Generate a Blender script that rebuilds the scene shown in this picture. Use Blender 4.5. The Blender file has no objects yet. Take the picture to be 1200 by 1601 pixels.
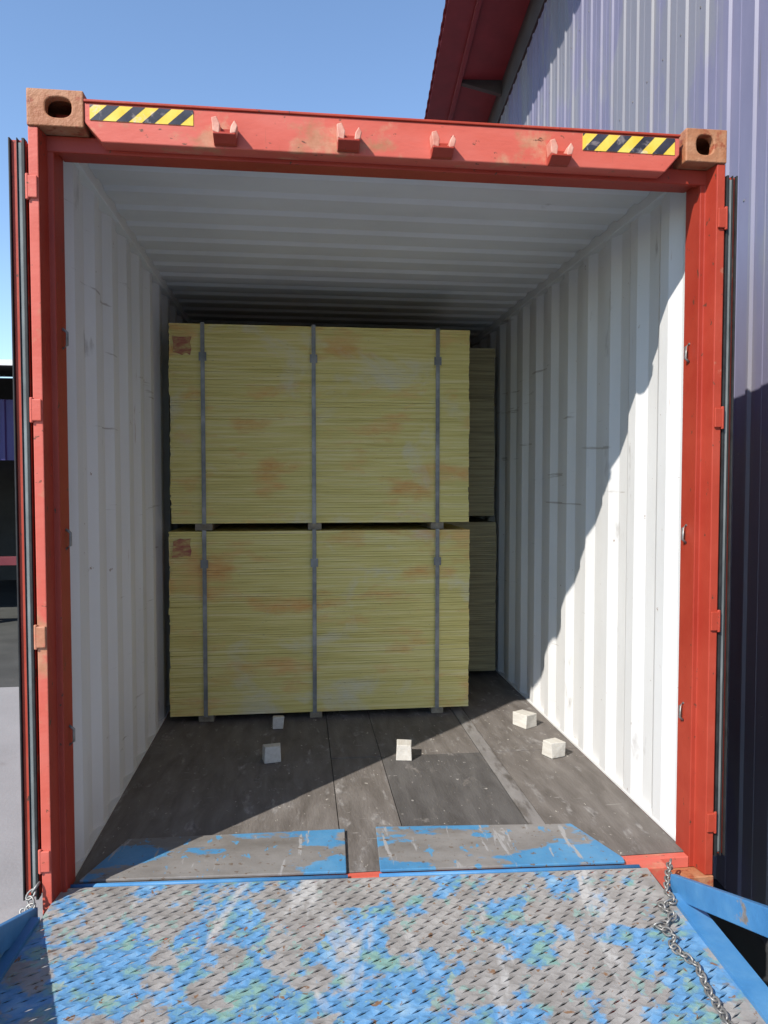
import bpy, bmesh, math, random
from mathutils import Vector, Matrix
random.seed(7)
R = math.radians
sc = bpy.context.scene

# ------------------------------------------------------------------ camera
cd = bpy.data.cameras.new("camera")
cam = bpy.data.objects.new("camera", cd)
sc.collection.objects.link(cam)
YAW, PITCH = 0.1173, -0.0394
cam.location = (-0.342, -2.535, 1.446)
cam.rotation_euler = (math.pi / 2 + PITCH, 0, -YAW)
cd.sensor_fit = 'VERTICAL'
cd.sensor_height = 24.0
cd.lens = 1130.0 / 1601.0 * 24.0
cd.clip_start = 0.05
cd.clip_end = 2000
sc.camera = cam

# ------------------------------------------------------------------ light
SUN_EL = math.atan2(1.15, math.hypot(1, 0.92))
world = bpy.data.worlds.new("World")
sc.world = world
world.use_nodes = True
wn = world.node_tree
bg = wn.nodes["Background"]
sky = wn.nodes.new("ShaderNodeTexSky")
sky.sky_type = 'NISHITA'
sky.sun_disc = False
sky.sun_elevation = SUN_EL
sky.sun_rotation = R(227.4)
sky.air_density = 1.0
sky.dust_density = 0.0
sky.ozone_density = 3.2
wn.links.new(sky.outputs[0], bg.inputs[0])
bg.inputs[1].default_value = 0.135
sd = bpy.data.lights.new("sun", 'SUN')
sd.energy = 3.65
sd.angle = R(0.5)
sd.color = (1.0, 0.955, 0.89)
sun = bpy.data.objects.new("sun", sd)
sc.collection.objects.link(sun)
sun.location = (-8, -8, 10)
sun.rotation_euler = Vector((1, 0.92, -1.15)).to_track_quat('-Z', 'Y').to_euler()

sc.view_settings.view_transform = 'Standard'
sc.view_settings.look = 'None'
sc.view_settings.exposure = 0.82
sc.view_settings.gamma = 1
sc.render.engine = 'CYCLES'
sc.cycles.max_bounces = 12
sc.cycles.diffuse_bounces = 8
sc.cycles.use_denoising = True

# ------------------------------------------------------------------ helpers
col = sc.collection


def tag(o, label=None, cat=None, group=None, kind=None):
    if label: o["label"] = label
    if cat: o["category"] = cat
    if group: o["group"] = group
    if kind: o["kind"] = kind
    return o


def thing(name, label, cat, loc=(0, 0, 0), rz=0.0, group=None):
    o = bpy.data.objects.new(name, None)
    o.empty_display_size = 0.1
    o.location = loc
    o.rotation_euler = (0, 0, rz)
    col.objects.link(o)
    return tag(o, label, cat, group)


class MB:
    """collects polygons; build() links them as one mesh object"""
    def __init__(self, off=(0, 0, 0)):
        self.v, self.f, self.m = [], [], []
        self.off = Vector(off)

    def poly(self, pts, m=0):
        n = len(self.v)
        self.v += [Vector(p) for p in pts]
        self.f.append(list(range(n, n + len(pts))))
        self.m.append(m)

    def mesh(self, pts, faces, m=0):
        n = len(self.v)
        self.v += [Vector(p) for p in pts]
        for f in faces:
            self.f.append([n + i for i in f])
            self.m.append(m)

    def box(self, a, b, m=0, mat=None):
        x0, y0, z0 = a
        x1, y1, z1 = b
        p = [(x0, y0, z0), (x1, y0, z0), (x1, y1, z0), (x0, y1, z0),
             (x0, y0, z1), (x1, y0, z1), (x1, y1, z1), (x0, y1, z1)]
        if mat is not None:
            p = [mat @ Vector(q) for q in p]
        self.mesh(p, [(0, 3, 2, 1), (4, 5, 6, 7), (0, 1, 5, 4), (1, 2, 6, 5), (2, 3, 7, 6), (3, 0, 4, 7)], m)

    def prism(self, prof, axis, a, b, m=0):
        """closed 2D profile swept along an axis from a to b"""
        def P(u, w, t):
            return {'x': (t, u, w), 'y': (u, t, w), 'z': (u, w, t)}[axis]
        n = len(prof)
        pts = [P(u, w, a) for u, w in prof] + [P(u, w, b) for u, w in prof]
        fs = [tuple(range(n)), tuple(range(2 * n - 1, n - 1, -1))]
        for i in range(n):
            j = (i + 1) % n
            fs.append((i, i + n, j + n, j))
        self.mesh(pts, fs, m)

    def strip(self, prof, fn, m=0):
        """open sheet: every profile point gives two ends fn(p) -> (A, B)"""
        n = len(self.v)
        for p in prof:
            A, B = fn(p)
            self.v += [Vector(A), Vector(B)]
        for i in range(len(prof) - 1):
            self.f.append([n + 2 * i, n + 2 * i + 2, n + 2 * i + 3, n + 2 * i + 1])
            self.m.append(m)

    def tube(self, path, r, seg=10, m=0, caps=True):
        path = [Vector(p) for p in path]
        n0 = len(self.v)
        for i, p in enumerate(path):
            d = (path[min(i + 1, len(path) - 1)] - path[max(i - 1, 0)]).normalized()
            up = Vector((0, 0, 1)) if abs(d.z) < 0.9 else Vector((1, 0, 0))
            a = d.cross(up).normalized()
            b = a.cross(d)
            for k in range(seg):
                t = 2 * math.pi * k / seg
                self.v.append(p + a * (r * math.cos(t)) + b * (r * math.sin(t)))
        for i in range(len(path) - 1):
            for k in range(seg):
                k2 = (k + 1) % seg
                self.f.append([n0 + i * seg + k, n0 + i * seg + k2, n0 + (i + 1) * seg + k2, n0 + (i + 1) * seg + k])
                self.m.append(m)
        if caps:
            self.f.append([n0 + k for k in range(seg)][::-1]); self.m.append(m)
            e = n0 + (len(path) - 1) * seg
            self.f.append([e + k for k in range(seg)]); self.m.append(m)

    def build(self, name, mats, parent=None, bevel=0.0, smooth=False, solid=0.0, fix=True):
        me = bpy.data.meshes.new(name)
        me.from_pydata([v - self.off for v in self.v], [], self.f)
        if not isinstance(mats, (list, tuple)):
            mats = [mats]
        for mm in mats:
            me.materials.append(mm)
        me.polygons.foreach_set("material_index", self.m)
        if fix:
            b = bmesh.new(); b.from_mesh(me)
            bmesh.ops.remove_doubles(b, verts=b.verts, dist=1e-5)
            bmesh.ops.recalc_face_normals(b, faces=b.faces)
            b.to_mesh(me); b.free()
        if smooth:
            me.polygons.foreach_set("use_smooth", [True] * len(me.polygons))
        me.update()
        o = bpy.data.objects.new(name, me)
        col.objects.link(o)
        if parent:
            o.parent = parent
        if solid:
            s = o.modifiers.new("thickness", 'SOLIDIFY'); s.thickness = solid; s.offset = -1
        if bevel:
            s = o.modifiers.new("bevel", 'BEVEL'); s.width = bevel; s.segments = 2
            s.limit_method = 'ANGLE'; s.angle_limit = R(40); s.harden_normals = False
        return o


def copy_tree(o, parent=None):
    c = o.copy(); col.objects.link(c); c.parent = parent
    for ch in list(o.children):
        copy_tree(ch, c)
    return c


# ------------------------------------------------------------------ materials
# base colours below are multiplied by these, 0.72 where not named
TONE = {"orange_red_paint": 0.80, "faded_orange_paint": 0.95, "worn_casting_paint": 0.72, "yard_concrete": 0.82, "pale_grey_wall_paint": 0.92,
        "pale_grey_roof_paint": 0.92, "stacked_board_edges": 0.96, "grey_packing_strap": 0.9, "faded_yellow_film": 1.0,
        "white_fascia": 0.9, "grey_gasket_strip": 0.9, "worn_galvanised_steel": 0.9, "red_oxide_soffit": 1.05, "pale_keeper_paint": 1.0, "worn_floor_plywood": 1.06, "dark_floor_plywood": 0.98, "scuffed_floor_seam": 0.74, "worn_grating_paint": 1.02, "worn_lip_paint": 0.85, "blue_ramp_paint": 0.82, "shade_darkened_board_edges": 1.45}

PER_OBJECT = {"stacked_board_edges", "shade_darkened_board_edges", "pale_cut_wood", "grey_packing_strap", "pale_keeper_paint"}


def mat(name, stops, scale=3.0, detail=6.0, stretch=(1, 1, 1), rough=0.6, metal=0.0,
        bump=0.0, bump_scale=60.0, stops2=None, scale2=8.0, stretch2=(1, 1, 1), lo2=0.55, hi2=0.62,
        spec=0.35, distort=0.0, nrough=0.6, grad2=0.0, layers=()):
    """base colour from a noise ramp; a second thresholded noise may show another ramp (wear, rust, stains)"""
    k = TONE.get(name, 0.72)
    sc_col = lambda st: [(p, tuple(min(0.85, v * k) for v in c)) for p, c in st]
    stops = sc_col(stops); stops2 = sc_col(stops2) if stops2 else None
    m = bpy.data.materials.new(name); m.use_nodes = True
    nt = m.node_tree; N = nt.nodes; L = nt.links
    b = N["Principled BSDF"]
    b.inputs["Metallic"].default_value = metal
    b.inputs["Specular IOR Level"].default_value = spec
    tc = N.new("ShaderNodeTexCoord")
    co = tc.outputs["Object"]
    if name in PER_OBJECT:          # every piece cut from another part of the pattern
        oi = N.new("ShaderNodeObjectInfo"); va = N.new("ShaderNodeVectorMath"); va.operation = 'MULTIPLY_ADD'
        L.new(oi.outputs["Random"], va.inputs[0]); va.inputs[1].default_value = (9.0, 5.0, 13.0)
        L.new(co, va.inputs[2]); co = va.outputs[0]

    def noise(sc_, st, det, offs=0.0, dis=0.0, r_=0.6):
        mp = N.new("ShaderNodeMapping"); mp.inputs["Scale"].default_value = st
        mp.inputs["Location"].default_value = (offs, offs * 1.7, offs * 0.6)
        L.new(co, mp.inputs[0])
        n = N.new("ShaderNodeTexNoise"); n.inputs["Scale"].default_value = sc_
        n.inputs["Detail"].default_value = det; n.inputs["Distortion"].default_value = dis
        n.inputs["Roughness"].default_value = r_
        L.new(mp.outputs[0], n.inputs[0])
        return n.outputs["Fac"]

    def ramp(src, st):
        r = N.new("ShaderNodeValToRGB")
        e = r.color_ramp.elements
        while len(e) < len(st): e.new(0.5)
        for i, (p, c) in enumerate(st):
            e[i].position = p; e[i].color = (*c, 1)
        L.new(src, r.inputs[0])
        return r.outputs[0]

    n1 = noise(scale, stretch, detail, 0.0, distort, nrough)
    c = ramp(n1, stops)
    if stops2:
        n2 = noise(scale2, stretch2, 8.0, 3.1, distort)
        n3 = noise(scale2 * 2.3, stretch2, 5.0, 7.7)
        mr = N.new("ShaderNodeMapRange"); mr.inputs[1].default_value = lo2; mr.inputs[2].default_value = hi2
        if grad2:      # more of the second coat further down the y axis (less traffic wear)
            sp = N.new("ShaderNodeSeparateXYZ"); L.new(tc.outputs["Object"], sp.inputs[0])
            ma = N.new("ShaderNodeMath"); ma.operation = 'MULTIPLY_ADD'; ma.inputs[1].default_value = grad2
            L.new(sp.outputs[1], ma.inputs[0]); L.new(n2, ma.inputs[2]); n2 = ma.outputs[0]
        L.new(n2, mr.inputs[0])
        mx = N.new("ShaderNodeMix"); mx.data_type = 'RGBA'
        L.new(mr.outputs[0], mx.inputs[0]); L.new(c, mx.inputs[6]); L.new(ramp(n3, stops2), mx.inputs[7])
        c = mx.outputs[2]
    for q, (scl, st, lo, hi, colr, dis) in enumerate(layers):   # scrapes, runs, chips: one flat colour where a noise passes a threshold
        nq = noise(scl, st, 6.0, 11.3 + 5.1 * q, dis)
        mq = N.new("ShaderNodeMapRange"); mq.inputs[1].default_value = lo; mq.inputs[2].default_value = hi
        L.new(nq, mq.inputs[0])
        xq = N.new("ShaderNodeMix"); xq.data_type = 'RGBA'; xq.inputs[7].default_value = (*[v * k for v in colr], 1)
        L.new(mq.outputs[0], xq.inputs[0]); L.new(c, xq.inputs[6]); c = xq.outputs[2]
    L.new(c, b.inputs["Base Color"])
    mr2 = N.new("ShaderNodeMapRange")
    mr2.inputs[3].default_value = max(0.05, rough - 0.12); mr2.inputs[4].default_value = min(1, rough + 0.12)
    L.new(n1, mr2.inputs[0]); L.new(mr2.outputs[0], b.inputs["Roughness"])
    if bump:
        nb = noise(bump_scale, stretch, 4.0, 1.3)
        bp = N.new("ShaderNodeBump"); bp.inputs["Strength"].default_value = bump; bp.inputs["Distance"].default_value = 0.01
        L.new(nb, bp.inputs["Height"]); L.new(bp.outputs[0], b.inputs["Normal"])
    return m


M = {}
M['orange'] = mat("orange_red_paint", [(0.25, (0.40, 0.046, 0.022)), (0.5, (0.48, 0.060, 0.030)), (0.8, (0.54, 0.090, 0.052))],
                  scale=4, rough=0.5, bump=0.12, bump_scale=35,
                  stops2=[(0.3, (0.24, 0.06, 0.025)), (0.6, (0.55, 0.20, 0.13))], scale2=9, lo2=0.62, hi2=0.68,
                  layers=[(38, (1, 1, 0.6), 0.66, 0.68, (0.13, 0.05, 0.03), 0.2), (5, (2, 2, 0.2), 0.67, 0.74, (0.20, 0.075, 0.035), 0.0)])
M['header'] = mat("faded_orange_paint", [(0.25, (0.52, 0.090, 0.055)), (0.5, (0.58, 0.115, 0.078)), (0.8, (0.60, 0.15, 0.11))],
                  scale=3, stretch=(1, 3, 3), rough=0.5, bump=0.10, bump_scale=30,
                  stops2=[(0.35, (0.40, 0.16, 0.08)), (0.65, (0.58, 0.26, 0.16))], scale2=6, lo2=0.57, hi2=0.66,
                  layers=[(42, (0.6, 1, 1), 0.66, 0.68, (0.15, 0.06, 0.035), 0.2), (7, (2.5, 2, 0.25), 0.66, 0.74, (0.28, 0.10, 0.05), 0.0)])
M['keeper'] = mat("pale_keeper_paint", [(0.3, (0.50, 0.16, 0.11)), (0.7, (0.66, 0.36, 0.27))], scale=20, rough=0.5, bump=0.2, bump_scale=40)  # paler mottled paint for the keeper prongs
M['casting'] = mat("worn_casting_paint", [(0.3, (0.44, 0.15, 0.06)), (0.55, (0.54, 0.24, 0.12)), (0.8, (0.60, 0.33, 0.20))],
                   scale=14, rough=0.6, bump=0.4, bump_scale=50,
                   stops2=[(0.3, (0.25, 0.08, 0.03)), (0.7, (0.55, 0.14, 0.07))], scale2=18, lo2=0.55, hi2=0.62)
M['wall_in'] = mat("pale_grey_wall_paint", [(0.25, (0.585, 0.575, 0.555)), (0.5, (0.675, 0.665, 0.645)), (0.8, (0.72, 0.71, 0.69))],
                   scale=1.2, stretch=(1, 1, 0.5), rough=0.55, bump=0.08, bump_scale=25, spec=0.25,
                   stops2=[(0.35, (0.30, 0.27, 0.24)), (0.65, (0.50, 0.48, 0.46))], scale2=5, stretch2=(1, 1.2, 0.45), lo2=0.66, hi2=0.75,
                   layers=[(3.0, (1, 0.35, 7), 0.66, 0.70, (0.40, 0.37, 0.34), 0.3), (6.0, (1, 2.2, 0.25), 0.70, 0.76, (0.34, 0.20, 0.12), 0.0), (28, (1, 1, 1), 0.70, 0.73, (0.30, 0.22, 0.17), 0.0)])
M['ceil'] = mat("pale_grey_roof_paint", [(0.25, (0.56, 0.55, 0.535)), (0.55, (0.65, 0.64, 0.625)), (0.8, (0.69, 0.68, 0.665))],
                scale=1.4, rough=0.6, bump=0.05, bump_scale=20, spec=0.2,
                stops2=[(0.4, (0.40, 0.38, 0.36)), (0.6, (0.52, 0.51, 0.50))], scale2=3, lo2=0.66, hi2=0.72)
M['floor_a'] = mat("worn_floor_plywood", [(0.25, (0.082, 0.070, 0.060)), (0.5, (0.128, 0.112, 0.099)), (0.8, (0.19, 0.170, 0.152))],
                   scale=5, stretch=(3, 0.7, 1), detail=8, rough=0.75, bump=0.35, bump_scale=30, distort=0.4,
                   stops2=[(0.3, (0.07, 0.06, 0.055)), (0.7, (0.30, 0.28, 0.26))], scale2=7, stretch2=(2.0, 0.8, 1), lo2=0.58, hi2=0.66,
                   layers=[(45, (1, 0.6, 1), 0.665, 0.69, (0.36, 0.33, 0.29), 0.0), (9, (0.5, 3.5, 1), 0.66, 0.70, (0.24, 0.22, 0.20), 0.2)])
M['floor_b'] = mat("dark_floor_plywood", [(0.25, (0.058, 0.052, 0.048)), (0.5, (0.085, 0.078, 0.073)), (0.8, (0.125, 0.116, 0.108))],
                   scale=5, stretch=(3, 0.7, 1), detail=8, rough=0.75, bump=0.35, bump_scale=30, distort=0.4,
                   stops2=[(0.3, (0.06, 0.05, 0.045)), (0.7, (0.24, 0.22, 0.20))], scale2=7, stretch2=(2.0, 0.8, 1), lo2=0.60, hi2=0.68,
                   layers=[(45, (1, 0.6, 1), 0.67, 0.69, (0.32, 0.30, 0.27), 0.0), (9, (0.5, 3.5, 1), 0.66, 0.70, (0.20, 0.185, 0.17), 0.2)])
M['floor_strip'] = mat("scuffed_floor_seam", [(0.25, (0.20, 0.185, 0.17)), (0.5, (0.28, 0.26, 0.245)), (0.8, (0.34, 0.32, 0.30))],
                       scale=6, stretch=(2, 0.8, 1), rough=0.6, bump=0.3, bump_scale=30,
                       stops2=[(0.3, (0.12, 0.105, 0.09)), (0.7, (0.17, 0.15, 0.135))], scale2=4, stretch2=(4, 1, 1), lo2=0.5, hi2=0.62)
M['gap'] = mat("seam_filler", [(0.3, (0.02, 0.018, 0.016)), (0.7, (0.05, 0.045, 0.04))], scale=20, rough=0.9)
M['ply'] = mat("stacked_board_edges", [(0.20, (0.46, 0.34, 0.11)), (0.38, (0.61, 0.505, 0.17)), (0.52, (0.69, 0.585, 0.22)), (0.66, (0.74, 0.635, 0.31)), (0.84, (0.78, 0.56, 0.26))],
               scale=1.0, stretch=(2.2, 2.2, 75), detail=5, rough=0.8, bump=0.35, bump_scale=2.0, spec=0.15,
               stops2=[(0.35, (0.64, 0.34, 0.11)), (0.65, (0.74, 0.46, 0.18))], scale2=1.6, stretch2=(1.2, 1.2, 3.0), lo2=0.53, hi2=0.66,
               layers=[(1.3, (1.6, 1.6, 2.2), 0.56, 0.74, (0.66, 0.61, 0.46), 0.4), (14, (1.5, 1.5, 14), 0.66, 0.70, (0.26, 0.20, 0.12), 0.0)])
M['ply_shade'] = mat("shade_darkened_board_edges", [(0.20, (0.10, 0.085, 0.055)), (0.5, (0.22, 0.19, 0.115)), (0.8, (0.34, 0.30, 0.18))],
                   scale=1.0, stretch=(2.2, 2.2, 75), detail=5, rough=0.8, bump=0.35, bump_scale=2.0, spec=0.15)  # board colour darkened to stand for the dim light at the back
M['mark'] = mat("red_spray_mark", [(0.36, (0.44, 0.13, 0.10)), (0.48, (0.54, 0.26, 0.13)), (0.62, (0.66, 0.52, 0.20))], scale=16, stretch=(1, 1, 3), rough=0.8)
M['deep'] = mat("unfaded_red_with_shade", [(0.3, (0.40, 0.037, 0.019)), (0.7, (0.50, 0.064, 0.033))], scale=4, rough=0.5, bump=0.1, bump_scale=35,
                layers=[(38, (1, 1, 0.6), 0.66, 0.68, (0.13, 0.05, 0.03), 0.2), (5, (2, 2, 0.2), 0.66, 0.74, (0.20, 0.075, 0.035), 0.0)])  # less faded red, darkened further for shade in recesses and undersides
M['strap'] = mat("grey_packing_strap", [(0.3, (0.12, 0.12, 0.12)), (0.5, (0.22, 0.22, 0.215)), (0.7, (0.36, 0.355, 0.34))], scale=5, stretch=(1, 1, 1.4), rough=0.4, metal=0.2)
M['runner'] = mat("rough_runner_wood", [(0.3, (0.22, 0.18, 0.13)), (0.7, (0.42, 0.37, 0.29))], scale=6, stretch=(4, 0.6, 4), rough=0.85, bump=0.3)
M['block'] = mat("pale_cut_wood", [(0.3, (0.66, 0.61, 0.53)), (0.6, (0.76, 0.72, 0.64)), (0.8, (0.80, 0.77, 0.70))], scale=9, stretch=(6, 0.8, 6),
                 rough=0.8, bump=0.25, bump_scale=20)
M['black'] = mat("black_rubber", [(0.3, (0.015, 0.015, 0.015)), (0.7, (0.04, 0.04, 0.04))], scale=20, rough=0.6)
M['gasket_grey'] = mat("grey_gasket_strip", [(0.3, (0.12, 0.13, 0.125)), (0.7, (0.28, 0.30, 0.29))], scale=6, stretch=(1, 1, 0.6), rough=0.5)
M['yellow'] = mat("faded_yellow_film", [(0.3, (0.72, 0.46, 0.03)), (0.7, (0.78, 0.60, 0.12))], scale=14, rough=0.45,
                  layers=[(18, (1, 1, 1), 0.58, 0.66, (0.62, 0.52, 0.36), 0.3)])
M['black_film'] = mat("faded_black_film", [(0.3, (0.025, 0.025, 0.035)), (0.7, (0.07, 0.07, 0.10))], scale=14, rough=0.45,
                      layers=[(18, (1, 1, 1), 0.58, 0.66, (0.26, 0.22, 0.22), 0.3)])
M['steel_dark'] = mat("dark_steel", [(0.3, (0.03, 0.03, 0.032)), (0.7, (0.07, 0.07, 0.072))], scale=6, rough=0.55, metal=0.3)
M['galv'] = mat("worn_galvanised_steel", [(0.3, (0.17, 0.16, 0.145)), (0.7, (0.38, 0.37, 0.35))], scale=25, rough=0.45, metal=0.5)
M['blue'] = mat("blue_ramp_paint", [(0.25, (0.04, 0.17, 0.38)), (0.5, (0.065, 0.24, 0.49)), (0.8, (0.13, 0.33, 0.56))],
                scale=5, rough=0.5, bump=0.15, bump_scale=30,
                stops2=[(0.3, (0.16, 0.13, 0.11)), (0.7, (0.42, 0.40, 0.38))], scale2=8, lo2=0.66, hi2=0.70)
M['lip'] = mat("worn_lip_paint", [(0.25, (0.05, 0.19, 0.38)), (0.5, (0.08, 0.26, 0.46)), (0.8, (0.17, 0.35, 0.52))],
               scale=4, rough=0.5, bump=0.2, bump_scale=25,
               stops2=[(0.25, (0.16, 0.145, 0.13)), (0.5, (0.23, 0.215, 0.20)), (0.75, (0.30, 0.285, 0.27))], scale2=2.1, lo2=0.48, hi2=0.50, stretch2=(0.8, 1.6, 1),
               layers=[(9, (2.2, 0.35, 1), 0.62, 0.66, (0.36, 0.35, 0.34), 0.3), (40, (1, 1, 1), 0.62, 0.65, (0.16, 0.12, 0.09), 0.2), (24, (1, 0.6, 1), 0.62, 0.64, (0.10, 0.28, 0.46), 0.3)])
M['deck'] = mat("worn_grating_paint", [(0.30, (0.20, 0.185, 0.17)), (0.5, (0.27, 0.255, 0.24)), (0.72, (0.35, 0.335, 0.315))],
                scale=9, detail=8, rough=0.55, bump=0.3, bump_scale=40,
                stops2=[(0.38, (0.18, 0.31, 0.27)), (0.49,  (0.09, 0.225, 0.40)), (0.56, (0.12, 0.28, 0.48)), (0.74, (0.24, 0.38, 0.50))], scale2=4.6, lo2=0.54, hi2=0.575, grad2=-0.11,
                layers=[(16, (1, 1, 1), 0.60, 0.64, (0.22, 0.31, 0.28), 0.3), (30, (1, 1, 1), 0.63, 0.66, (0.19, 0.11, 0.065), 0.2), (3.2, (1.6, 0.5, 1), 0.60, 0.68, (0.40, 0.39, 0.375), 0.5)])
M['sheet'] = mat("pale_blue_grey_sheet", [(0.25, (0.21, 0.21, 0.24)), (0.5, (0.255, 0.255, 0.285)), (0.8, (0.29, 0.29, 0.31))],
                 scale=1.3, stretch=(1, 2.2, 0.25), rough=0.45, bump=0.03, bump_scale=8, spec=0.4,
                 stops2=[(0.35, (0.205, 0.20, 0.29)), (0.65, (0.245, 0.235, 0.33))], scale2=1.1, stretch2=(1, 1.2, 0.5), lo2=0.5, hi2=0.56,
                 layers=[(2.2, (1, 3.0, 0.10), 0.58, 0.72, (0.31, 0.30, 0.30), 0.0), (5, (1, 2.5, 0.15), 0.64, 0.72, (0.17, 0.16, 0.17), 0.0)])
M['maroon'] = mat("red_oxide_soffit", [(0.3, (0.15, 0.028, 0.036)), (0.7, (0.21, 0.045, 0.055))], scale=3, stretch=(1, 1, 1), rough=0.6)
M['band'] = mat("dark_trim_steel", [(0.3, (0.05, 0.05, 0.052)), (0.7, (0.085, 0.085, 0.088))], scale=4, rough=0.6)
M['concrete'] = mat("yard_concrete", [(0.25, (0.27, 0.265, 0.255)), (0.5, (0.33, 0.325, 0.315)), (0.8, (0.38, 0.375, 0.365))],
                    scale=0.8, detail=10, rough=0.85, bump=0.25, bump_scale=40,
                    stops2=[(0.3, (0.24, 0.23, 0.22)), (0.7, (0.40, 0.39, 0.375))], scale2=1.2, lo2=0.58, hi2=0.66)
M['dark_ground'] = mat("dark_yard_ground", [(0.25, (0.055, 0.057, 0.052)), (0.5, (0.085, 0.088, 0.08)), (0.8, (0.13, 0.13, 0.12))], scale=1.2, detail=10, rough=0.9, bump=0.3, bump_scale=60)
M['earth'] = mat("dusty_ground", [(0.25, (0.20, 0.19, 0.16)), (0.5, (0.27, 0.25, 0.21)), (0.8, (0.33, 0.31, 0.27))], scale=0.3, detail=10, rough=0.9, bump=0.3, bump_scale=20)
M['shed_dark'] = mat("dark_shed_sheet", [(0.3, (0.045, 0.045, 0.045)), (0.7, (0.08, 0.08, 0.08))], scale=2, rough=0.7)
M['shed_blue'] = mat("navy_shed_sheet", [(0.3, (0.045, 0.04, 0.17)), (0.7, (0.075, 0.065, 0.23))], scale=2, stretch=(3, 1, 0.4), rough=0.5)
M['white'] = mat("white_fascia", [(0.3, (0.66, 0.66, 0.65)), (0.7, (0.76, 0.76, 0.75))], scale=3, rough=0.5)
M['red'] = mat("red_rail_paint", [(0.3, (0.16, 0.025, 0.035)), (0.7, (0.22, 0.04, 0.05))], scale=5, rough=0.5)
M['rubber'] = mat("tyre_rubber", [(0.3, (0.02, 0.02, 0.02)), (0.7, (0.045, 0.045, 0.042))], scale=8, rough=0.85, bump=0.3)
M['lamp_red'] = mat("red_lamp_lens", [(0.3, (0.35, 0.01, 0.01)), (0.7, (0.45, 0.02, 0.02))], scale=8, rough=0.2)

GZ = -1.10   # yard level below the container floor

# ------------------------------------------------------------------ setting
g = MB(); g.poly([(-500, -500, GZ - 0.008), (500, -500, GZ - 0.008), (500, 900, GZ - 0.008), (-500, 900, GZ - 0.008)])
tag(g.build("ground", M['earth']), kind="structure")
g = MB(); g.poly([(-26, -22, GZ), (1.9, -22, GZ), (2.4, 6.95, GZ), (-26, 6.75, GZ)])
tag(g.build("pavement", M['concrete']), kind="structure")
g = MB(); g.poly([(-60, 6.75, GZ - 0.004), (2.5, 6.95, GZ - 0.004), (3.0, 40, GZ - 0.004), (-60, 40, GZ - 0.004)])
tag(g.build("far_yard", M['dark_ground']), kind="structure")  # darker ground beyond the pale pavement

# ------------------------------------------------------------------ shipping container
CO = (0, 0, -0.16)
box_root = thing("shipping_container", "open orange red shipping container with pale grey corrugated inside, loaded with board stacks", "container", CO)
CL = 12.19


def cmb(): return MB(CO)


def corr(y0, y1, pitch, flats):
    """trapezoid profile: list of (y, d); flats = (outer, slope, inner)"""
    a, s, b = flats
    out = []; y = y0
    while y < y1 - 1e-6:
        for dy, d in ((0, 1), (a, 1), (a + s, 0), (a + s + b, 0)):
            if y + dy <= y1: out.append((y + dy, d))
        y += pitch
    out.append((y1, out[-1][1]))
    return out


for s in (-1, 1):
    b = cmb()
    prof = corr(0.16, CL - 0.1, 0.278, (0.085, 0.062, 0.069))
    b.strip(prof, lambda p: ((s * (1.168 + 0.027 * p[1]), p[0], 0.0), (s * (1.168 + 0.027 * p[1]), p[0], 2.64)))
    w = b.build("side_wall", [M['wall_in']], box_root)
    t = cmb()   # the outer skin, painted orange
    t.strip(prof, lambda p: ((s * (1.173 + 0.027 * p[1]), p[0], -0.01), (s * (1.173 + 0.027 * p[1]), p[0], 2.66)))
    t.build("outer_skin", [M['orange']], w)
    t = cmb(); t.box((s * 1.150, 0.16, 2.635), (s * 1.2195, CL - 0.1, 2.73))
    t.build("top_rail", M['wall_in'], box_root, bevel=0.004)
    t = cmb(); t.box((s * 1.1635, 0.17, 0.0005), (s * 1.199, CL - 0.1, 0.010))
    t.build("kick_strip", M['wall_in'], w)
    t = cmb(); t.box((s * 1.164, 0.16, -0.16), (s * 1.2185, CL - 0.1, -0.011))
    t.build("bottom_rail", M['orange'], box_root, bevel=0.004)
    # row of little plates and screws that hold the lashing rings
# roof
b = cmb()
prof = corr(0.16, CL - 0.12, 0.209, (0.06, 0.03, 0.089))
b.strip(prof, lambda p: ((-1.149, p[0], 2.676 + 0.013 * p[1]), (1.149, p[0], 2.676 + 0.013 * p[1])))
rf = b.build("roof_panel", M['ceil'], box_root)
b = cmb()
b.strip(prof, lambda p: ((-1.151, p[0], 2.682 + 0.013 * p[1]), (1.151, p[0], 2.682 + 0.013 * p[1])))
b.build("outer_skin", M['orange'], rf)
# far end
b = cmb(); b.box((-1.219, CL - 0.099, -0.16), (1.219, CL, 2.73))
b.build("end_wall", M['wall_in'], box_root)
# floor: plywood panels, seams and one scuffed light strip
b = cmb()
b.box((-1.1625, 0.105, -0.13), (1.1625, CL - 0.1, -0.006), 2)

xs = [-1.1655, -0.180, 0.085, 0.622, 0.695, 1.1655]
ys = [0.10, 1.22, 3.66, 6.1, 8.5, CL - 0.11]
for i in range(len(xs) - 1):
    for j in range(len(ys) - 1):
        m_ = 3 if i == 3 else (1 if (i == 2 and j == 0) or (j > 1 and random.random() < 0.4) else 0)
        g_ = 0.0018
        z_ = random.choice((-0.0012, 0.0, 0.0012))
        o_ = 0.0 if i not in (1, 3) else 0.0
        b.box((xs[i] + g_, ys[j] + g_ + o_, -0.006), (xs[i + 1] - g_, ys[j + 1] - g_ + o_, z_), m_)
b.build("floor", [M['floor_a'], M['floor_b'], M['gap'], M['floor_strip']], box_root, bevel=0.0015)

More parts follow.
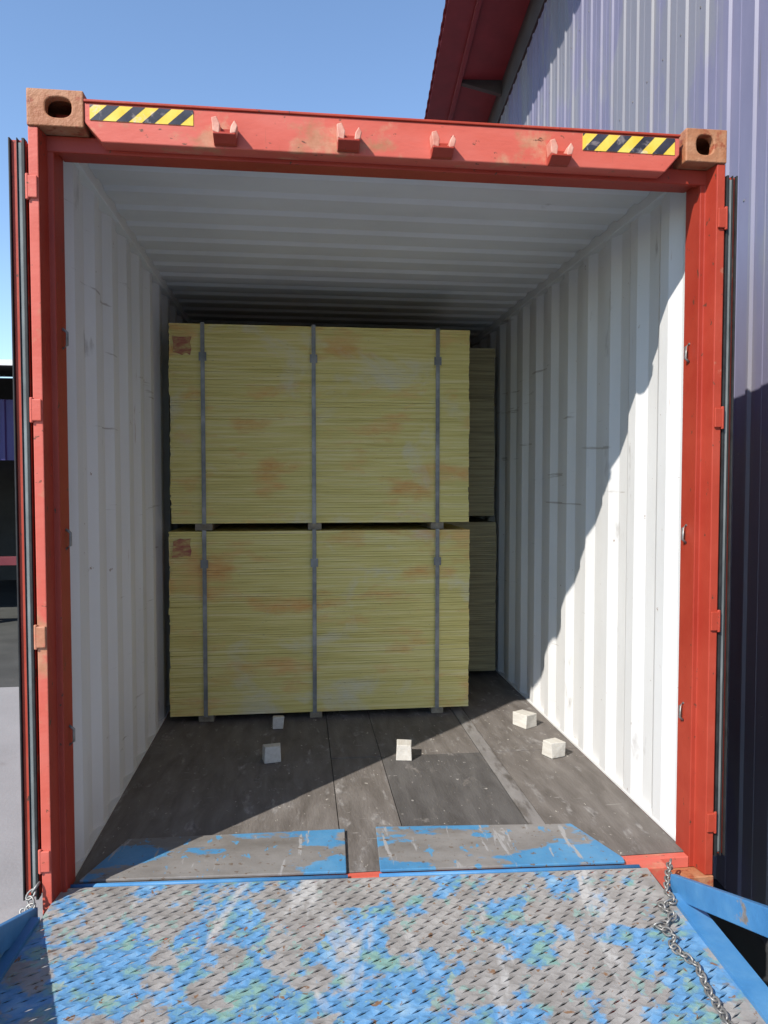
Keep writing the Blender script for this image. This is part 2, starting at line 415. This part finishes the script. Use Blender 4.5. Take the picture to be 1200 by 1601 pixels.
# door posts
for s in (-1, 1):
    prof = [(1.219, 0.0), (1.219, 0.165), (1.158, 0.165), (1.158, 0.062), (1.178, 0.062), (1.187, 0.0)]
    b = cmb(); b.prism([(s * x, y) for x, y in prof], 'z', -0.045, 2.617)
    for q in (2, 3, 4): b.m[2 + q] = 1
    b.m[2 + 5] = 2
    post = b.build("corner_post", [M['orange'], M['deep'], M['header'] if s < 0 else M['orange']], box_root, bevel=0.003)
    for z in (0.16, 0.93, 1.69, 2.42):
        b = cmb()
        x0, x1 = sorted((s * 1.190, s * 1.221))
        b.box((x0, -0.009, z - 0.036), (x1, -0.0005, z + 0.036))
        b.tube([(s * 1.222, -0.004, z - 0.042), (s * 1.222, -0.004, z + 0.042)], 0.006)
        b.build("hinge_lug", M['header'] if s < 0 else M['orange'], post, bevel=0.003)
    # lashing bar
    for z in (0.55, 1.25, 1.95):
        b = cmb()
        b.tube([(s * 1.158, 0.12, z - 0.035), (s * 1.142, 0.12, z - 0.022), (s * 1.142, 0.12, z + 0.022), (s * 1.158, 0.12, z + 0.035)], 0.005, 8)
        b.build("lashing_ring", M['galv'], post, smooth=True)

# header
b = cmb()
b.prism([(-1.04, 2.703), (1.04, 2.703), (1.04, 2.640), (0.985, 2.577), (-0.985, 2.577), (-1.04, 2.640)], 'y', 0.0, 0.085)
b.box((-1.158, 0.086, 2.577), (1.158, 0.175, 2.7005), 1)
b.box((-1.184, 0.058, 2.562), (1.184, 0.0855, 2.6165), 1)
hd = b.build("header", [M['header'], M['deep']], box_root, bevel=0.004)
b = cmb(); b.box((-1.04, -0.006, 2.7035), (1.04, 0.10, 2.712)); b.build("roof_edge", M['orange'], hd, bevel=0.002)


def hazard(x0, x1, z0, z1, n):
    b = cmb()
    y = -0.002; h = z1 - z0; w = (x1 - x0) / n; lean = 0.055
    b.box((x0, y, z0), (x1, y + 0.0015, z1), 0)
    for i in range(-1, n + 1):
        a0, a1 = x0 + w * i, x0 + w * (i + 0.48)
        # clip the slanted stripe to the film's rectangle
        pts = [(a0, z0), (a1, z0), (a1 + lean, z1), (a0 + lean, z1)]
        def clip(P, k, side):
            out = []
            for q in range(len(P)):
                A, B = P[q], P[(q + 1) % len(P)]
                ia, ib = side * (A[0] - k) >= 0, side * (B[0] - k) >= 0
                if ia: out.append(A)
                if ia != ib:
                    t = (k - A[0]) / (B[0] - A[0]); out.append((k, A[1] + t * (B[1] - A[1])))
            return out
        P = clip(pts, x0, 1)
        P = clip(P, x1, -1) if P else P
        if len(P) >= 3: b.poly([(px, y - 0.0006, pz) for px, pz in P], 1)
    return b.build("hazard_stripe", [M['yellow'], M['black_film']], hd, fix=False)


hazard(-1.022, -0.688, 2.646, 2.696, 4)
hazard(0.672, 1.020, 2.638, 2.697, 4)
for x, z in ((-0.582, 2.612), (-0.168, 2.614), (0.157, 2.606), (0.577, 2.602)):
    b = cmb()
    z += 0.002
    n0 = len(b.v)
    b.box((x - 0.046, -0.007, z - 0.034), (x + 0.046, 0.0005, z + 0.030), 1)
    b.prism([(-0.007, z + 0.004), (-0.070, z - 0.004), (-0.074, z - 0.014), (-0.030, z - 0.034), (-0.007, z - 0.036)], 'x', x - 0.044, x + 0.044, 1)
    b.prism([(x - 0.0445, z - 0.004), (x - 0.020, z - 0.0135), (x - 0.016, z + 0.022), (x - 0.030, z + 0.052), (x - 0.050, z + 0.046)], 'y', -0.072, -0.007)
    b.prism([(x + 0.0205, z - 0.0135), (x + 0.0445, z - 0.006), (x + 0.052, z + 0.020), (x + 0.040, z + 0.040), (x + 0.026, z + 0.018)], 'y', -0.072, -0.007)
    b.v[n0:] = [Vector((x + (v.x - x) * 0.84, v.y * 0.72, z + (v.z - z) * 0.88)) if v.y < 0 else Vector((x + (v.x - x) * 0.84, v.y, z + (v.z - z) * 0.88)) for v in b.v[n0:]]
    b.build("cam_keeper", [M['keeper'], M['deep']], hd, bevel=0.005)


def casting(x0, x1, y0, y1, z0, z1, hc):
    """corner casting with a stadium hole through its front wall"""
    b = cmb()
    n = 24
    cx, cz, rx, rz = hc
    ring = [(cx + rx * (abs(math.cos(t)) ** 0.75) * (1 if math.cos(t) > 0 else -1), cz + rz * (abs(math.sin(t)) ** 0.75) * (1 if math.sin(t) > 0 else -1))
            for t in [2 * math.pi * k / n for k in range(n)]]
    def outer(t):
        c, s_ = math.cos(t), math.sin(t)
        k = 1 / max(abs(c), abs(s_))
        return ((x0 + x1) / 2 + (x1 - x0) / 2 * c * k, (z0 + z1) / 2 + (z1 - z0) / 2 * s_ * k)
    rect = [outer(2 * math.pi * k / n) for k in range(n)]
    for k in range(n):
        j = (k + 1) % n
        b.poly([(rect[k][0], y0, rect[k][1]), (rect[j][0], y0, rect[j][1]), (ring[j][0], y0, ring[j][1]), (ring[k][0], y0, ring[k][1])])
        b.poly([(ring[k][0], y0, ring[k][1]), (ring[j][0], y0, ring[j][1]), (ring[j][0], y0 + 0.03, ring[j][1]), (ring[k][0], y0 + 0.03, ring[k][1])])
        b.poly([(rect[k][0], y0, rect[k][1]), (rect[j][0], y0, rect[j][1]), (rect[j][0], y1, rect[j][1]), (rect[k][0], y1, rect[k][1])])
    b.poly([(p[0], y1, p[1]) for p in rect])
    return b.build("corner_casting", [M['casting'], M['orange']], box_root, bevel=0.004)


casting(-1.2205, -1.041, -0.006, 0.16, 2.618, 2.737, (-1.12, 2.680, 0.042, 0.034))
casting(1.061, 1.2205, -0.006, 0.16, 2.618, 2.737, (1.135, 2.680, 0.034, 0.036))
casting(-1.2205, -1.041, -0.006, 0.158, -0.165, -0.047, (-1.12, -0.106, 0.040, 0.030))
casting(1.041, 1.2205, -0.006, 0.158, -0.165, -0.047, (1.13, -0.106, 0.040, 0.030))
# sill
b = cmb(); b.box((-1.040, 0.0, -0.16), (1.040, 0.098, -0.004)); b.box((-1.157, 0.062, -0.046), (1.157, 0.0985, -0.003))
b.build("door_sill", M['header'], box_root, bevel=0.003)

# doors, swung right round against the side walls
for s in (-1, 1):
    xo, xi = (1.276, 1.230) if s < 0 else (1.264, 1.226)
    b = cmb()
    def X(a, c): return sorted((s * a, s * c))
    x0, x1 = X(xi, xo)
    y0, y1, z0, z1 = 0.012, 1.165, 0.03, 2.575
    b.box((x0, y0, z0), (x1, y0 + 0.05, z1)); b.box((x0, y1 - 0.05, z0), (x1, y1, z1))
    b.box((x0, y0 + 0.0505, z0), (x1, y1 - 0.0505, z0 + 0.08)); b.box((x0, y0 + 0.0505, z1 - 0.08), (x1, y1 - 0.0505, z1))
    zz = [z0 + 0.081 + k * (z1 - z0 - 0.162) / 20 for k in range(21)]
    b.strip([(z, (k // 1) % 2) for k, z in enumerate(zz)], lambda p: ((s * (xi + 0.012 + 0.024 * p[1]), y0 + 0.05, p[0]), (s * (xi + 0.012 + 0.024 * p[1]), y1 - 0.05, p[0])))
    dr = b.build("door", M['orange'], box_root, bevel=0.002)
    b = cmb()
    for (a, c) in ((xo + 0.0005, xo + 0.006), (xi + 0.001, xi + 0.010), (xi + 0.0235, xi + 0.0265)):
        u0, u1 = X(a, c)
        b.box((u0, y0 - 0.010, z0 - 0.006), (u1, y0 + 0.02, z1 + 0.004))
    b.build("door_gasket", M['black'], dr, bevel=0.003)
    b = cmb(); u0, u1 = X(xi + 0.0105, xi + 0.023)
    b.box((u0, y0 - 0.006, z0 + 0.01), (u1, y0 - 0.0005, z1 - 0.01))
    b.build("gasket_strip", M['gasket_grey'], dr, bevel=0.002)
    for y in (0.42, 0.86):
        b = cmb(); b.tube([(s * 1.214, y, 0.0), (s * 1.214, y, 2.60)], 0.007, 10)
        b.build("locking_bar", M['galv'], dr, smooth=False)

# ------------------------------------------------------------------ trailer that carries the container
TO = (0, 0.2, GZ)
tr = thing("semi_trailer", "dark steel skeleton trailer under the orange red container", "trailer", TO)
for s in (-1, 1):
    b = MB(TO); x0, x1 = sorted((s * 0.42, s * 0.56))
    b.box((x0, 0.25, -0.62), (x1, 12.1, -0.60)); b.box((x0, 0.25, -0.24), (x1, 12.1, -0.22)); b.box((s * 0.49 - 0.008, 0.25, -0.5999), (s * 0.49 + 0.008, 12.1, -0.2401))
    b.build("frame_beam", M['steel_dark'], tr)
for y in (0.28, 3.2, 6.2, 9.2, 11.9):
    b = MB(TO); b.box((-1.2, y, -0.2195), (1.2, y + 0.14, -0.1655)); b.build("bolster", M['steel_dark'], tr, bevel=0.004)
for y in (1.6, 2.9):
    b = MB(TO); b.tube([(-0.8, y, GZ + 0.5), (0.8, y, GZ + 0.5)], 0.06, 14); b.build("axle", M['steel_dark'], tr)
    for s in (-1, 1):
        b = MB(TO)
        prof = [(0.30, -0.13), (0.47, -0.14), (0.50, -0.10), (0.50, 0.10), (0.47, 0.14), (0.30, 0.13)]
        def ring_of(prof, cx):
            n = 32; m_ = len(prof)
            vv = [(cx + w, y + r * math.cos(2 * math.pi * k / n), GZ + 0.5 + r * math.sin(2 * math.pi * k / n)) for k in range(n) for r, w in prof]
            ff = [(k * m_ + q, k * m_ + (q + 1) % m_, ((k + 1) % n) * m_ + (q + 1) % m_, ((k + 1) % n) * m_ + q) for k in range(n) for q in range(m_)]
            return vv, ff
        b.mesh(*ring_of(prof, s * 0.98)); wl = b.build("wheel", M['rubber'], tr)
        b = MB(TO); b.mesh(*ring_of([(0.0, 0.02), (0.18, 0.03), (0.298, 0.11), (0.298, -0.11), (0.0, -0.05)], s * 0.98)); b.build("rim", M['galv'], wl)
b = MB(TO); b.box((-1.1, 0.22, -0.72), (1.1, 0.245, -0.625)); b.build("bumper", M['steel_dark'], tr, bevel=0.004)
for s in (-1, 1):
    b = MB(TO); b.box((s * 0.95 - 0.09, 0.19, -0.715), (s * 0.95 + 0.09, 0.2195, -0.645)); b.build("tail_lamp", M['lamp_red'], tr, bevel=0.004)
    b = MB(TO); b.box((s * 0.6 - 0.06, 10.0, GZ + 0.02), (s * 0.6 + 0.06, 10.12, -0.2405)); b.box((s * 0.6 - 0.15, 9.9, GZ), (s * 0.6 + 0.15, 10.22, GZ + 0.0195)); b.build("landing_leg", M['steel_dark'], tr)

# ------------------------------------------------------------------ board stacks
def bundle(x0, x1, y0, y1, z0, z1, label, straps, seed, bm='ply'):
    rnd = random.Random(seed)
    o = ((x0 + x1) / 2, (y0 + y1) / 2, z0)
    t = thing("board_bundle", label, "board stack", o, group="strapped board stacks in the container")
    b = MB(o); rh = 0.045
    sh = (0, 0)
    n = 76; h = (z1 - z0 - rh) / n
    for k in range(n):
        a = z0 + rh + k * h
        if k % rnd.choice((7, 9, 12)) == 0: sh = (rnd.gauss(0, 0.002), rnd.gauss(0, 0.0025))
        j = lambda: rnd.gauss(0, 0.0013)
        b.box((x0 + sh[0] + j(), y0 + sh[1] + j(), a + 0.0003), (x1 + sh[0] + j(), y1 + j(), a + h - 0.0003 - abs(rnd.gauss(0, 0.0007))))
    b.build("board_stack", M[bm], t)
    for x in straps:
        b = MB(o); w = 0.012; p = 0.012
        b.box((x - w, y0 - p, z0 + rh - 0.004), (x + w, y0 - p + 0.0015, z1 + 0.006))
        b.box((x - w, y0 - p + 0.0016, z1 + 0.0045), (x + w, y1 + p, z1 + 0.006))
        b.box((x - 0.022, y0 - p - 0.004, z1 - 0.22), (x + 0.022, y0 - p - 0.0001, z1 - 0.17))
        b.build("strap", M['strap'], t)
    if bm == 'ply':       # red paint mark sprayed on the upper left corner of the board edges
        b = MB(o); yb = y0 - 0.0075
        cx, cz = x0 + 0.075, z1 - (0.13 if seed == 2 else 0.10)
        edge = [(-1, -1), (-.5, -1), (0, -1), (.5, -1), (1, -1), (1, -.3), (1, .4), (1, 1), (.4, 1), (-.2, 1), (-.7, 1), (-1, 1), (-1, .3), (-1, -.4)]
        ring = [(cx + 0.052 * u * (1 + rnd.uniform(-.12, .12)), cz + 0.050 * w_ * (1 + rnd.uniform(-.18, .18))) for u, w_ in edge]
        b.prism(ring, 'y', yb, yb + 0.004)
        b.build("paint_mark", M['mark'], t)
    for x in straps:
        b = MB(o); b.box((x - 0.045 + rnd.uniform(-.02, .02), y0 + 0.015, z0 + 0.0015), (x + 0.045, y1 - 0.01, z0 + rh))
        b.build("runner", M['runner'], t, bevel=0.003)
    return t


st = (-0.904, -0.250, 0.510)
bundle(-1.112, 0.715, 1.875, 2.64, 0.0, 1.160, "lower strapped tan board stack at the front, standing on the container floor", st, 1)
bundle(-1.098, 0.710, 1.88, 2.64, 1.1615, 2.392, "upper strapped tan board stack at the front, resting on the lower front one", st, 2)
st = (-0.50, 0.10, 0.62)
bundle(-0.72, 1.115, 2.70, 3.43, 0.0, 1.160, "lower board stack set back in the gap by the right wall", st, 3, 'ply_shade')
bundle(-0.72, 1.10, 2.705, 3.43, 1.1615, 2.44, "upper board stack set back in shade by the right wall", st, 4, 'ply_shade')

# ------------------------------------------------------------------ wood blocks on the floor
def block(x, y, w, d, h, rz, label):
    w, d, h = w * 0.92, d * 0.92, h * 0.92
    t = MB(); t.box((-w / 2, -d / 2, 0.0), (w / 2, d / 2, h))
    # nudge the corners so that each cut is its own
    t.v = [v + Vector((random.uniform(-.006, .006), random.uniform(-.006, .006), random.uniform(-.005, .005) if v.z > 0 else 0)) for v in t.v]
    o = t.build("wood_block", M['block'], bevel=0.003)
    o.location = (x, y, 0.0016); o.rotation_euler = (0, 0, rz)
    return tag(o, label, "wood block", "pale wood blocks on the container floor")


block(-0.47, 1.735, 0.072, 0.06, 0.075, 0.05, "small shaded wood block farthest back, close under the left half of the boards")
block(-0.487, 1.225, 0.096, 0.075, 0.088, 0.16, "shaded pale wood block alone on the dark floor left of the sunlight")
block(0.205, 1.195, 0.082, 0.11, 0.084, -0.15, "pale wood block in the middle of the floor right at the shadow edge")
block(0.998, 1.125, 0.105, 0.085, 0.088, 0.35, "sunlit wood block by the right wall, nearer the door of the two there")
block(0.99, 1.605, 0.098, 0.12, 0.082, 0.55, "sunlit wood block by the right wall, farther in of the two there")

# ------------------------------------------------------------------ loading ramp
RO = (-0.12, 0.05, 0.0)
ramp = thing("loading_ramp", "worn blue steel loading ramp with slotted deck leading into the container", "ramp", RO, R(-3.0))
SL = 0.03
HW = 1.065


def rz_(y): return 0.014 + SL * y


# slotted deck
b = MB()
cx_, cy_ = 0.051, 0.035
y_top, y_bot = -0.02, -2.75
rows = int((y_top - y_bot) / cy_)
for j in range(rows):
    ya = y_top - (j + 1) * cy_
    off = (j % 2) * 0.5 * cx_
    ncol = int(2 * HW / cx_)
    for i in range(-1, ncol + 1):
        xa = -HW + off + i * cx_
        xb = min(xa + cx_, HW); xa = max(xa, -HW)
        if xb - xa < 0.02: 
            if xb - xa > 1e-4:
                b.poly([(xa, ya, rz_(ya)), (xb, ya, rz_(ya)), (xb, ya + cy_, rz_(ya + cy_)), (xa, ya + cy_, rz_(ya + cy_))])
            continue
        w = xb - xa
        P = lambda u, v, dz=0: (xa + u * w, ya + v * cy_, rz_(ya + v * cy_) + dz)
        c0, c1, c2, c3 = P(0, 0), P(1, 0), P(1, 1), P(0, 1)
        if w < cx_ * 0.8:
            b.poly([c0, c1, c2, c3]); continue
        r1 = random.uniform(-0.03, 0.03)
        Lp, Rp = P(0.05, 0.12 + r1), P(0.95, 0.88 + r1)
        T, B = P(0.47, 0.57 + r1, 0.003), P(0.53, 0.45 + r1, -0.001)
        b.poly([c0, c1, B, Lp]); b.poly([c1, c2, Rp, B]); b.poly([c2, c3, T, Rp]); b.poly([c3, c0, Lp, T])
b.build("deck", M['deck'], ramp, solid=0.004)
b = MB()
b.poly([(-HW, y_bot - 0.03, rz_(y_bot) - 0.001), (HW, y_bot - 0.03, rz_(y_bot) - 0.001), (HW, -10, GZ + 0.012), (-HW, -10, GZ + 0.012)])
b.build("lower_deck", M['deck'], ramp, solid=0.006)
# lip plates lying on the container floor
b = MB(); b.prism([(-1.02, 0.03), (-0.055, 0.03), (-0.058, 0.36), (-0.93, 0.33)], 'z', 0.0026, 0.0135)
b.build("lip_plate", M['lip'], ramp, bevel=0.003)
b = MB(); b.prism([(0.07, 0.03), (1.00, 0.03), (1.005, 0.06), (0.895, 0.345), (0.072, 0.37)], 'z', 0.0026, 0.0135)
b.build("lip_plate", M['lip'], ramp, bevel=0.003)
# hinge line along the top edge of the deck
b = MB(); b.tube([(-HW, 0.004, 0.004), (-0.05, 0.004, 0.004)], 0.0095, 10); b.tube([(0.065, 0.004, 0.004), (HW - 0.02, 0.004, 0.004)], 0.0095, 10)
b.build("hinge_tube", M['blue'], ramp, smooth=True)
for s in (-1, 1):
    x0, x1 = sorted((s * (HW + 0.0005), s * (HW + 0.075)))
    b = MB()
    ysec = [-0.20, -1.2, -2.75]
    for ya, yb in zip(ysec, ysec[1:]):
        pts = []
        for y in (ya, yb):
            z = rz_(y)
            pts += [(x0, y, z - 0.20), (x1, y, z - 0.20), (x1, y, z + 0.012), (x0, y, z + 0.012)]
        b.mesh(pts, [(0, 1, 2, 3), (7, 6, 5, 4), (0, 4, 5, 1), (1, 5, 6, 2), (2, 6, 7, 3), (3, 7, 4, 0)])
    pts = []
    for y, z in ((-2.75, rz_(-2.75)), (-10, GZ + 0.21)):
        pts += [(x0, y, z - 0.20), (x1, y, z - 0.20), (x1, y, z + 0.012), (x0, y, z + 0.012)]
    b.mesh(pts, [(0, 1, 2, 3), (7, 6, 5, 4), (0, 4, 5, 1), (1, 5, 6, 2), (2, 6, 7, 3), (3, 7, 4, 0)])
    b.build("side_beam", M['blue'], ramp, bevel=0.0)
    # inclined side rail rising from the top corner
    b = MB()
    xr0, xr1 = sorted((s * (HW + 0.030), s * (HW + 0.052)))
    za, zb = (-0.03, 0.97) if s > 0 else (-0.065, 0.90)
    ya, yb = -0.14, -2.75
    k = (zb - za) / (yb - ya)
    pts = []
    for y in (ya, yb):
        z = za + k * (y - ya)
        pts += [(xr0, y, z), (xr1, y, z), (xr1, y, z + 0.085), (xr0, y, z + 0.085)]
    b.mesh(pts, [(0, 1, 2, 3), (7, 6, 5, 4), (0, 4, 5, 1), (1, 5, 6, 2), (2, 6, 7, 3), (3, 7, 4, 0)])
    b.box((xr0 + 0.001, -2.74, rz_(-2.75) + 0.012), (xr1 - 0.001, -2.66, 0.95))
    b.build("side_rail", M['blue'], ramp, bevel=0.004)
    if s < 0:  # infill plate added on this side only, to shade the deck
        b = MB(); xm = (xr0 + xr1) / 2
        pts = []
        for x in (xm - 0.003, xm + 0.003):
            pts += [(x, -0.21, rz_(-0.21) + 0.013), (x, yb, rz_(yb) + 0.013), (x, yb, zb - 0.001), (x, -0.21, za + k * (-0.21 - ya) + 0.0)]
        b.mesh(pts, [(0, 1, 2, 3), (7, 6, 5, 4), (0, 4, 5, 1), (1, 5, 6, 2), (2, 6, 7, 3), (3, 7, 4, 0)])
        b.build("added_shade_plate", M['deck'], ramp)
    b = MB(); b.box((s * 0.90 - 0.05, -0.95, GZ + 0.012), (s * 0.90 + 0.05, -0.85, -0.09)); b.box((s * 0.90 - 0.12, -1.02, GZ), (s * 0.90 + 0.12, -0.78, GZ + 0.0115))
    b.build("support_leg", M['blue'], ramp, bevel=0.004)
b = MB()
for y in [-0.08 - 0.38 * k for k in range(8)]:
    b.box((-HW + 0.001, y - 0.02, rz_(y) - 0.085), (HW - 0.001, y + 0.02, rz_(y) - 0.012))
b.build("cross_member", M['steel_dark'], ramp)


# ------------------------------------------------------------------ chains
def chain(name_label, path, r=0.0036, ll=0.034):
    pts = [Vector(p) for p in path]
    # resample by arc length
    seg = []
    step = ll * 0.68
    acc = 0.0
    for a, c in zip(pts, pts[1:]):
        d = (c - a).length; t = acc
        while t < d:
            seg.append((a.lerp(c, t / d), (c - a).normalized())); t += step
        acc = t - d
    o0 = pts[0]
    b = MB(o0)
    for i, (p, d) in enumerate(seg):
        up = Vector((0, 0, 1)) if abs(d.z) < 0.9 else Vector((1, 0, 0))
        a = d.cross(up).normalized(); c = a.cross(d)
        roll = (R(25) if i % 2 else R(115)) + random.uniform(-.3, .3)
        w = a * math.cos(roll) + c * math.sin(roll)
        loop = []
        for k in range(12):
            t = 2 * math.pi * k / 12
            q = d * (math.cos(t) * ll / 2) + w * (math.sin(t) * ll * 0.33)
            loop.append(p + q)
        loop.append(loop[0])
        nrm = d.cross(w)
        n0 = len(b.v)
        for k in range(12):
            tdir = (loop[(k + 1) % 12] - loop[k - 1]).normalized()
            e = tdir.cross(nrm).normalized()
            for q in range(6):
                an = 2 * math.pi * q / 6
                b.v.append(loop[k] + e * (r * math.cos(an)) + nrm * (r * math.sin(an)))
        for k in range(12):
            for q in range(6):
                k2, q2 = (k + 1) % 12, (q + 1) % 6
                b.f.append([n0 + k * 6 + q, n0 + k * 6 + q2, n0 + k2 * 6 + q2, n0 + k2 * 6 + q]); b.m.append(0)
    o = b.build("chain", M['galv'], smooth=True)
    o.location = o0
    return tag(o, name_label, "chain", "steel chains at the ramp corners")


chain("long steel chain lying along the right side of the ramp deck",
      [(1.03, -0.03, 0.03), (0.985, -0.10, 0.022), (0.93, -0.19, 0.024), (0.925, -0.25, 0.02), (0.865, -0.27, 0.02), (0.875, -0.34, 0.03), (0.845, -0.36, 0.018),
       (0.80, -0.37, 0.018), (0.83, -0.43, 0.02), (0.80, -0.47, 0.014), (0.83, -0.56, 0.012), (0.805, -0.66, 0.01), (0.79, -0.78, 0.008), (0.78, -0.92, 0.0), (0.80, -1.2, -0.008)])
chain("short steel chain hanging at the left corner of the ramp",
      [(-1.235, -0.01, 0.075), (-1.250, -0.03, 0.055), (-1.235, -0.045, 0.03), (-1.26, -0.05, 0.015), (-1.23, -0.06, 0.0), (-1.25, -0.07, -0.06), (-1.24, -0.075, -0.16)], r=0.004, ll=0.036)

# ------------------------------------------------------------------ warehouse beside the container
TH = R(4.75)
WN = Vector((math.cos(TH), -math.sin(TH), 0))      # from the yard towards the wall
WA = Vector((math.sin(TH), math.cos(TH), 0))       # along the wall, away from the camera
C0 = Vector((-0.342, -2.535, 0))
WO = C0 + WN * 1.98
WO.z = GZ
wh = thing("warehouse", "tall warehouse clad in pale corrugated sheet with dark red eave soffit", "warehouse", WO, -TH)
# local frame: x away from the yard into the building, y along the wall, z up from the yard
H = 6.94 - GZ
Y0, Y1 = -7.0, 34.0
b = MB()
prof = []
y = Y0
k = 0
while y < Y1:
    prof += [(y, 0), (y + 0.105, 0), (y + 0.110, -0.003), (y + 0.115, 0), (y + 0.205, 0), (y + 0.217, -0.014), (y + 0.238, -0.014), (y + 0.250, 0)]
    y += 0.26; k += 1
b.strip(prof, lambda p: ((p[1], p[0], 0.35), (p[1], p[0], H - 0.42)))
for zq in (1.4, 2.7, 4.0, 5.3, 6.6):          # rows of fixing screws
    y = Y0 + 0.05
    while y < 12:
        b.box((-0.004, y - 0.0045, zq - 0.0045), (0.0005, y + 0.0045, zq + 0.0045), 1)
        y += 0.26
b.build("cladding", [M['sheet'], M['galv']], wh)
b = MB(); b.box((0.001, Y0, 0), (14, Y0 + 0.1, H - 0.1)); b.box((0.02, Y0 + 0.1, 0.0), (0.2, Y1, H - 0.1)); b.box((0.001, Y1 + .01, 0), (14, Y1 + 0.1, H - 0.1)); b.box((13.8, Y0 + .1, 0), (14, Y1, H - 0.1))
b.build("wall", M['band'], wh)
b = MB(); b.box((-0.045, Y0, 0.0), (0.018, Y1, 0.348)); b.build("plinth", M['band'], wh)
b = MB(); b.box((-0.03, Y0, H - 0.42), (0.018, Y1, H - 0.005)); b.build("wall_trim", M['band'], wh, bevel=0.004)
# flashing strip over some sheet joints
OV = 0.985
b = MB()
prof = []
y = Y0
while y < Y1:
    prof += [(y, 0), (y + 0.10, 0), (y + 0.125, 0.03), (y + 0.225, 0.03)]
    y += 0.25
b.strip(prof, lambda p: ((-OV, p[0], H + 0.012 + p[1]), (7.0, p[0], H + 0.9 + p[1])))
b.strip(prof, lambda p: ((14.4, p[0], H + 0.012 + p[1]), (7.0, p[0], H + 0.9 + p[1])))
b.build("roof_sheet", M['maroon'], wh, solid=0.0)
b = MB(); b.box((-OV + 0.03, Y0, H - 0.012), (0.0175, Y1, H - 0.001)); b.build("soffit", M['maroon'], wh)
b = MB(); b.box((-0.64, Y0, H - 0.07), (-0.585, Y1, H - 0.0125)); b.build("purlin", M['maroon'], wh, bevel=0.004)
y = -4.97
while y < Y1:
    b = MB(); b.prism([(-0.58, H - 0.0125), (-0.031, H - 0.0125), (-0.031, H - 0.20), (-0.58, H - 0.06)], 'y', y - 0.04, y + 0.04)
    b.build("bracket", M['band'], wh, bevel=0.003)
    y += 2.5

# ------------------------------------------------------------------ open shed across the yard
SO = (-15, 10.75, GZ)
sh = thing("open_shed", "dark open sided shed across the yard with navy sheet band and red rail", "shed", SO)
sx0, sx1, sy0, sy1 = -32.0, -2.6, 10.75, 17.5
b = MB(SO)
b.prism([(9.6, 3.30), (18.0, 4.3), (18.0, 4.36), (9.6, 3.36)], 'x', sx0 - 0.4, sx1 + 0.4); b.build("roof", M['band'], sh)
b = MB(SO); b.box((sx0 - 0.4, 9.56, 3.31), (sx1 + 0.4, 9.598, 3.40)); b.build("fascia", M['white'], sh)
b = MB(SO); b.box((sx0, sy1, GZ), (sx1, sy1 + 0.1, 4.2)); b.box((sx0, sy0 + 0.2, GZ), (sx0 + 0.1, sy1, 3.3)); b.box((sx1 - 0.1, sy0 + 0.2, GZ), (sx1, sy1, 3.3)); b.build("wall", M['shed_dark'], sh)
b = MB(SO)
prof = []
x = sx0
while x < sx1 - 0.3:
    prof += [(x, 0), (x + 0.12, 0), (x + 0.14, -0.03), (x + 0.20, -0.03), (x + 0.22, 0)]; x += 0.24
b.strip(prof, lambda p: ((p[0], sy0 + p[1], 1.85), (p[0], sy0 + p[1], 2.9)))
b.build("sheet_band", M['shed_blue'], sh, solid=0.004)
b = MB(SO); b.box((sx0, sy0 - 0.05, 0.02), (sx1, sy0 + 0.03, 0.17)); b.build("guard_rail", M['red'], sh, bevel=0.004)
for i in range(9):
    x = sx0 + 0.2 + i * (sx1 - sx0 - 0.4) / 8
    b = MB(SO); b.box((x - 0.09, sy0 + 0.04, GZ), (x + 0.09, sy0 + 0.22, 3.40)); b.build("post", M['steel_dark'], sh, bevel=0.004)
